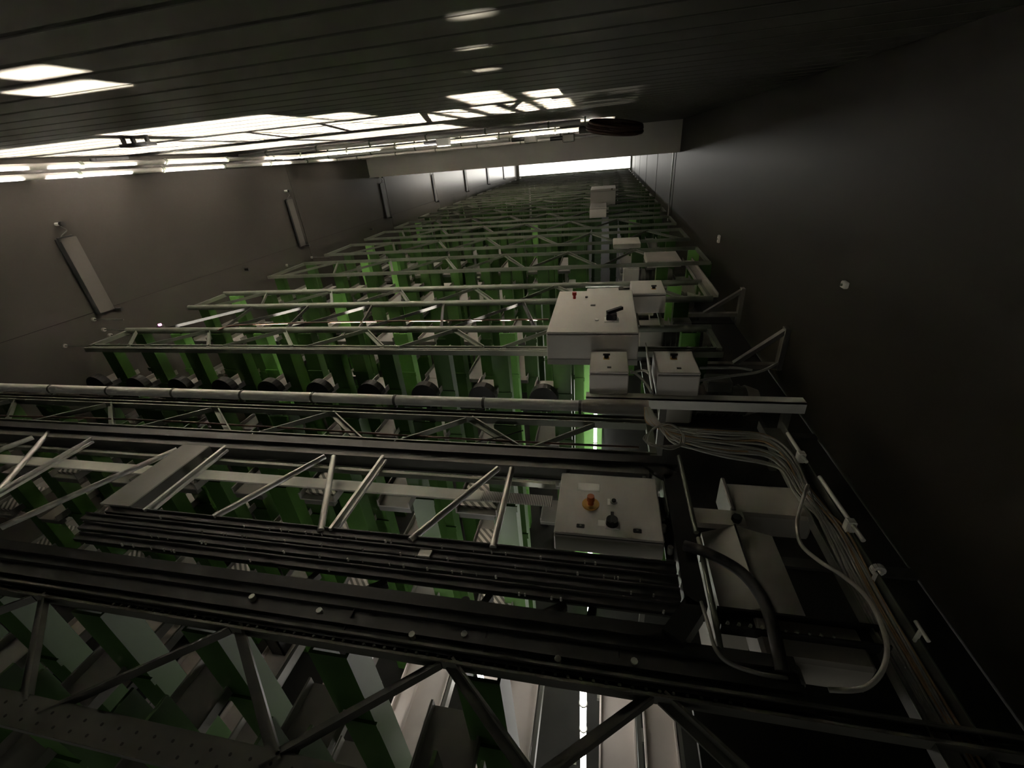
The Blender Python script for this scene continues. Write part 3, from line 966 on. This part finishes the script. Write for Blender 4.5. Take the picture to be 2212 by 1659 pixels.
# pins between ducts
for px, py, lab in ((530, 582, 'small black wall pin between the first two wall ducts'), (800, 495, 'small black wall pin between the second and third wall ducts')):
    p = at_x(px, py, XL)
    tag(MB().cyl((0, 0, 0), (0.05, 0, 0), 0.016, 10).build('wall_pin', M['plastic'], None, tuple(p)), lab, 'pin')
for px, py, z2, lab in ((200, 690, 0, 'pale wall anchor knob just under the nearest wall duct'), (222, 712, 0, 'upper of two pale anchor knobs by the rack end'), (236, 724, 0, 'lower of two pale anchor knobs by the rack end'), (137, 747, 0, 'lone pale anchor knob at the far left'),
                        (672, 556, 0, 'pale anchor knob under the second wall duct'), (618, 573, 0, 'pale anchor knob left of the second wall duct base')):
    p = at_x(px, py, XL)
    r = thing('anchor_knob', lab, 'anchor', tuple(p))
    MB().cyl((0, 0, 0), (0.02, 0, 0), 0.015, 12).build('knob', M['housing'], r)
    MB().tube([(0.02, 0, 0), (0.28, 0.02, -0.012)], 0.005, 6, 1).build('tie_rod', M['dark'], r)

# ------------------------------------------------------------------ under the ceiling: pipes, coil, fittings
for k, (y, z, r_, lab) in enumerate(((4.75, 0.205, 0.022, 'white ceiling pipe nearest the hose coil'), (5.35, 0.165, 0.018, 'second white ceiling pipe'), (5.95, 0.15, 0.022, 'third white ceiling pipe'), (6.7, 0.12, 0.018, 'white ceiling pipe closest to the beam'))):
    xe = (-0.25, -0.1, 0.12, 0.1)[k]
    t = thing('ceiling_pipe', lab + ', hung across the hall', 'pipe', (XL, y, z))
    MB().cyl((0, 0, 0), (xe - XL, 0, 0), r_, 14).build('pipe_run', M['pipe_white'], t)
    for i in range(6):
        x = 0.35 + i * 0.62
        MB().bar((x, 0, 0), (x, 0, ZC - z), 0.014, 0.014).cyl((x - 0.008, 0, 0), (x + 0.008, 0, 0), r_ * 1.3, 12).build('hanger', M['steel'], t)
for (x, y, z, lab) in ((-1.75, 5.15, 0.12, 'dark valve on the ceiling pipes, leftmost'), (-0.85, 5.55, 0.08, 'dark boxy valve in the middle of the ceiling pipes'), (-0.45, 5.9, 0.06, 'dark boxy valve near the end of the ceiling pipes')):
    t = thing('pipe_valve', lab, 'valve', (x, y, z))
    MB().bbox((-0.07, -0.05, 0), (0.07, 0.05, 0.085), 0.01).build('valve_body', M['dark'], t)
    MB().cyl((-0.22, 0, 0.05), (-0.07, 0, 0.05), 0.022, 10).build('valve_arm', M['plastic'], t)
    MB().bar((0, 0, 0.08), (0, 0, ZC - z), 0.02, 0.02).build('hanger', M['dark'], t)
for k, (x, z, lab) in enumerate(((-3.86, 0.175, 'upper white pipe along the top of the left wall'), (-3.92, 0.115, 'lower white pipe along the top of the left wall'))):
    t = thing('wall_pipe', lab, 'pipe', (x, 1.2, z))
    MB().cyl((0, 0, 0), (0, 6.38, 0), 0.020, 14).build('pipe_run', M['pipe_white'], t)
    for i in range(9):
        y = 0.3 + i * 0.72
        MB().bar((0, y, 0), (XL - x, y, 0), 0.016, 0.014).cyl((0, y - 0.012, 0), (0, y + 0.012, 0), 0.026, 12).build('pipe_clip', M['steel'], t)
for y, lab in ((3.05, 'black valve arm on the upper wall pipe, nearest'), (5.6, 'black valve arm on the upper wall pipe, farther along')):
    t = thing('valve_arm', lab, 'valve', (-3.86, y, 0.195))
    MB().cyl((0, 0, 0), (0.0, 0.0, 0.02), 0.024, 10).build('valve_cap', M['plastic'], t)
    MB().bar((0, 0, 0.012), (0.10, 0.20, 0.012), 0.025, 0.018).build('arm', M['plastic'], t)
struct('trim_light_streak', MB().box((XR - 0.012, 8.28, -1.25), (XR, 8.31, -0.20)), M['steel_bright'])  # bright strip paints the light streak on the wall joint
coil = MB()
for t in range(11):
    pts = []
    ox, oy, oz = random.uniform(-.02, .02), random.uniform(-.02, .02), random.uniform(-.05, .05)
    for k in range(25):
        a = k / 24 * 2 * math.pi
        pts.append((0.21 + 0.225 * math.cos(a) + ox, 0.25 * math.sin(a) + oy + 0.05 * math.cos(a), 0.035 * math.sin(a) + oz * 0.7 - 0.03 * math.cos(a)))
    coil.tube(pts, 0.014, 6, 2)
ct_ = thing('hose_coil', 'coiled brown hose hanging under the ceiling at the end of the pipes', 'hose', (-0.15, 4.55, 0.135))
coil.build('coil', M['coil'], ct_)
MB().cyl((-0.10, 0.05, 0.0), (0.0, 0.02, 0.0), 0.03, 12).build('hose_collar', M['dark'], ct_)
MB().bar((-0.05, 0.03, 0), (-0.05, 0.03, ZC - 0.135), 0.015, 0.015).build('hanger', M['steel'], ct_)
rf = thing('red_fitting', 'small fitting with a red cap at the end of the third ceiling pipe', 'fitting', (0.14, 5.95, 0.15))
MB().cyl((-0.02, 0, 0), (0.03, 0, 0), 0.03, 12).build('red_cap', M['red'], rf)
MB().cyl((0.03, 0, 0), (0.19, 0, -0.01), 0.034, 12, 0.025).build('dark_hose', M['coil'], rf)
p = at_z(290, 293, ZC)
dv = thing('ceiling_bracket', 'black table-shaped bracket under the ceiling over the left wall', 'bracket', tuple(p))
MB().box((-0.09, -0.03, -0.05), (0.09, 0.03, -0.035)).build('plate', M['plastic'], dv)
for x in (-0.085, -0.02, 0.07):
    MB().bar((x, 0, -0.035), (x, 0, 0.0), 0.016, 0.016).build('leg', M['plastic'], dv)

# tiny pink indicator on a rack end
p = at_z(346, 703, -0.98)
pi_ = thing('indicator_lamp', 'tiny glowing pink indicator at the left rack end', 'lamp', tuple(p))
MB().cyl((0, 0, 0), (0, 0, 0.012), 0.012, 10).build('lens', M['pink'], pi_)
MB().box((-0.02, -0.02, -0.02), (0.02, 0.02, 0.0)).build('lamp_base', M['dark'], pi_)


# ------------------------------------------------------------------ lamps below the racks and at the end of the hall
def lamp(label, loc, power, aim=(0, 0, 1), size=0.10, spread=None, col=(1.0, 0.95, 0.86), group=None):
    r = thing('floodlight', label, 'lamp', loc, group)
    a = Vector(aim).normalized()
    MB().cyl(a * -0.05, a * 0.0, 0.10, 16, 0.12).build('lamp_housing', M['dark'], r)
    MB().cyl(a * 0.0, a * 0.008, 0.10, 16).build('lamp_lens', M['glow'], r)
    d = bpy.data.lights.new('floodlight_beam', 'SPOT')
    d.energy = power * LAMP_W
    d.color = col
    d.shadow_soft_size = size
    d.spot_size = math.radians(spread or 150)
    d.spot_blend = 0.3
    o = bpy.data.objects.new('floodlight_beam', d)
    COL.objects.link(o)
    o.parent = r
    o.location = a * 0.03 * S
    o.rotation_euler = (-a).to_track_quat('Z', 'Y').to_euler()
    return r


lamp('floodlight on the floor under the bright gap by the carriage', (0.10, 0.6, ZF + 0.06), 26000, spread=70, size=0.03)
lamp('floodlight on the floor under the bright gap farther on', (-0.05, 3.2, ZF + 0.06), 1200, spread=50, size=0.05)


def hooded(label, loc, patch, power, size=0.0015):
    """added floodlight whose four barn doors shape one rectangular light patch on the ceiling"""
    x, y, z = loc
    hh = 0.16
    k = hh / (ZC - z - 0.05)
    r = thing('added_floodlight', label, 'lamp', loc)  # added lamp, not a known fixture; shaped to cast a patch
    xa, xb, ya, yb = (patch[0] - x) * k, (patch[1] - x) * k, (patch[2] - y) * k, (patch[3] - y) * k
    z0, z1 = 0.05, 0.05 + hh
    q = 0.02
    bx0, bx1, by0, by1 = min(xa, -q), max(xb, q), min(ya, -q), max(yb, q)
    MB().box((bx0 - 0.01, by0 - 0.01, 0.0), (bx1 + 0.01, by1 + 0.01, 0.03)).build('lamp_housing', M['plastic'], r)
    MB().cyl((0, 0, 0.03), (0, 0, 0.034), 0.004, 14).build('lamp_lens', M['tube'], r)
    for (px0, px1, py0, py1) in ((bx0 - 0.012, xa, by0 - 0.012, by1 + 0.012), (xb, bx1 + 0.012, by0 - 0.012, by1 + 0.012), (bx0 - 0.012, bx1 + 0.012, by0 - 0.012, ya), (bx0 - 0.012, bx1 + 0.012, yb, by1 + 0.012)):
        if px1 - px0 > 0.001 and py1 - py0 > 0.001:
            MB().box((px0, py0, z1 - 0.004), (px1, py1, z1)).build('barn_door', M['plastic'], r)
    w = MB()
    w.box((bx0 - 0.012, by0 - 0.012, 0), (bx0 - 0.006, by1 + 0.012, z1)).box((bx1 + 0.006, by0 - 0.012, 0), (bx1 + 0.012, by1 + 0.012, z1))
    w.box((bx0 - 0.012, by0 - 0.012, 0), (bx1 + 0.012, by0 - 0.006, z1)).box((bx0 - 0.012, by1 + 0.006, 0), (bx1 + 0.012, by1 + 0.012, z1))
    w.build('hood', M['plastic'], r)
    d = bpy.data.lights.new('floodlight_beam', 'SPOT')
    d.energy = power * LAMP_W
    d.color = (1.0, 0.93, 0.86)
    d.shadow_soft_size = size * S
    d.spot_blend = 0.0
    H = ZC - z - 0.05
    aim = Vector(((patch[0] + patch[1]) / 2 - x, (patch[2] + patch[3]) / 2 - y, H)).normalized()
    far = max(math.acos(min(1, aim.dot(Vector((u - x, v - y, H)).normalized()))) for u in patch[:2] for v in patch[2:])
    d.spot_size = 2 * far + 0.03
    o = bpy.data.objects.new('floodlight_beam', d)
    COL.objects.link(o)
    o.parent = r
    o.location = Vector((0, 0, 0.05)) * S
    o.rotation_euler = (-aim).to_track_quat('Z', 'Y').to_euler()


HP = 28000
for lab, x, y, p in (('added hooded floodlight on a long tray under the broad cross plate', -1.404, 0.92, (-1.52, -1.24, 1.05, 1.17)), ('added hooded floodlight on a long tray left of the amber lamp cabinet', -1.032, 0.92, (-1.33, -1.15, 0.90, 0.99))):
    hooded(lab, (x, y, -1.912), p, HP * 0.45)
A2, A3, A4, A5 = 'the pipe aisle', 'the aisle behind the white cabinet', 'the aisle two racks farther', 'the aisle under the ceiling pipes'
for lab, x, y, p, w in (('left end of ' + A2, -2.9, 1.60, (-3.97, -2.62, 2.12, 2.60), 0.8),
                        ('second from the left end of ' + A2, -1.9, 1.60, (-2.45, -1.50, 2.00, 2.60), 1.0),
                        ('middle of ' + A2, -1.3, 1.60, (-1.46, -1.25, 2.25, 2.60), 1.0),
                        ('below the large white cabinet', -0.48, 1.60, (-0.68, -0.47, 2.12, 2.60), 1.0),
                        ('right end of ' + A2, -0.38, 1.60, (-0.37, -0.16, 2.30, 2.60), 1.0),
                        ('left end of ' + A3, -3.2, 2.60, (-3.97, -2.75, 2.72, 3.38), 0.9),
                        ('second from left, ' + A3, -2.5, 2.60, (-2.68, -2.15, 2.68, 3.38), 0.9),
                        ('third from left, ' + A3, -1.8, 2.60, (-2.12, -1.50, 2.68, 3.38), 1.0),
                        ('middle of ' + A3, -1.2, 2.60, (-1.47, -1.02, 2.70, 3.38), 1.0),
                        ('fourth from right, ' + A3, -0.85, 2.60, (-0.95, -0.82, 2.72, 3.38), 1.0),
                        ('third from right, ' + A3, -0.62, 2.60, (-0.74, -0.62, 2.72, 3.38), 1.0),
                        ('second from right, ' + A3, -0.44, 2.60, (-0.54, -0.45, 2.72, 3.38), 1.0),
                        ('right end of ' + A3, -0.25, 2.60, (-0.38, -0.22, 2.68, 3.38), 1.0),
                        ('left in ' + A4, -2.9, 3.58, (-3.97, -2.6, 3.65, 4.40), 0.8),
                        ('middle of ' + A4, -1.7, 3.58, (-2.5, -1.25, 3.65, 4.40), 0.8),
                        ('left in ' + A5, -2.9, 4.88, (-3.95, -2.6, 4.95, 5.5), 0.7),
                        ('middle of ' + A5, -1.6, 4.88, (-2.4, -1.2, 5.05, 5.5), 0.7),
                        ('right in ' + A5, -0.7, 4.88, (-1.0, 0.05, 5.1, 5.5), 0.9),
                        ('left in the aisle just before the ceiling beam', -2.6, 6.02, (-3.95, -2.0, 6.1, 6.45), 1.0),
                        ('right in the aisle just before the ceiling beam', -1.2, 6.02, (-1.9, -0.6, 6.1, 6.45), 0.8),
                        ('first aisle beyond the ceiling beam', -2.2, 9.40, (-3.95, -0.8, 9.5, 10.2), 1.2),
                        ('second aisle beyond the ceiling beam', -2.2, 10.55, (-3.95, -0.8, 10.6, 11.3), 1.2),
                        ('third aisle beyond the ceiling beam', -2.2, 12.85, (-3.95, -0.8, 12.9, 13.6), 1.2)):
    lab = 'added hooded floodlight on the deck, ' + lab
    hooded(lab, (x, y, ZD), p, HP * w)


# upright tube lamps in the narrow gap; last two added unseen to brighten the trays
tl = None
for xx, yy, zb, lab in ((-0.045, 0.92, -2.70, 'upright white tube lamp glimpsed in the gap below the nearest beam'), (-0.045, 1.75, -2.74, 'upright white tube lamp glimpsed below the small switch box'),
                    (-0.045, 3.00, -2.74, 'upright white tube lamp in the gap behind the large white cabinet'), (-0.045, 4.0, -2.74, 'upright white tube lamp in the gap, second behind the large white cabinet'), (-0.045, 5.1, -2.74, 'upright white tube lamp in the gap, third behind the large white cabinet'),
                    (-0.50, 1.0, -2.70, 'added tube lamp hidden among the green uprights to brighten the trays below the guide rails'), (-1.0, 0.95, -2.70, 'added tube lamp farther from the gap to brighten the trays below the guide rails')):
    loc = (xx, yy, zb)
    if tl is None:
        tl = thing('tube_lamp', lab, 'lamp', loc)
        MB().cyl((0, 0, 0.04), (0, 0, 1.15), 0.013, 12).build('glass_tube', M['tube'], tl)
        for z in (0.0, 1.14):
            MB().cyl((0, 0, z), (0, 0, z + 0.05), 0.018, 12).build('end_cap', M['plastic'], tl)
        for z in (0.35, 0.55, 0.75):
            MB().cyl((0, 0, z), (0, 0, z + 0.008), 0.017, 12).build('clip_ring', M['dark'], tl)
    else:
        dup(tl, loc, lab)
for yy, lab in ((1.98, 'added panel for the green glow behind the tube lamp below the small switch box'), (3.25, 'added panel for the green glow in the gap behind the large white cabinet'), (4.3, 'added panel for the green glow in the gap, farther back')):
    tag(MB().bbox((0, 0, 0), (0.16, 0.012, 1.25), 0.003).build('green_glow_panel', M['greenlit'], None, (-0.15, yy, ZD)), lab, 'panel')  # added panels; the gap's green glow is put into their colour
# bright lit opening high in the end wall
wo = thing('light_panel', 'broad glowing white panel on the end wall of the hall', 'lamp', (-3.9, YE - 0.04, -0.98))
MB().box((0, 0.0, 0), (4.9, 0.03, 0.75)).build('panel_frame', M['white'], wo)
MB().box((0.02, -0.006, 0.02), (4.88, 0.0, 0.73)).build('panel_glass', M['panel'], wo)
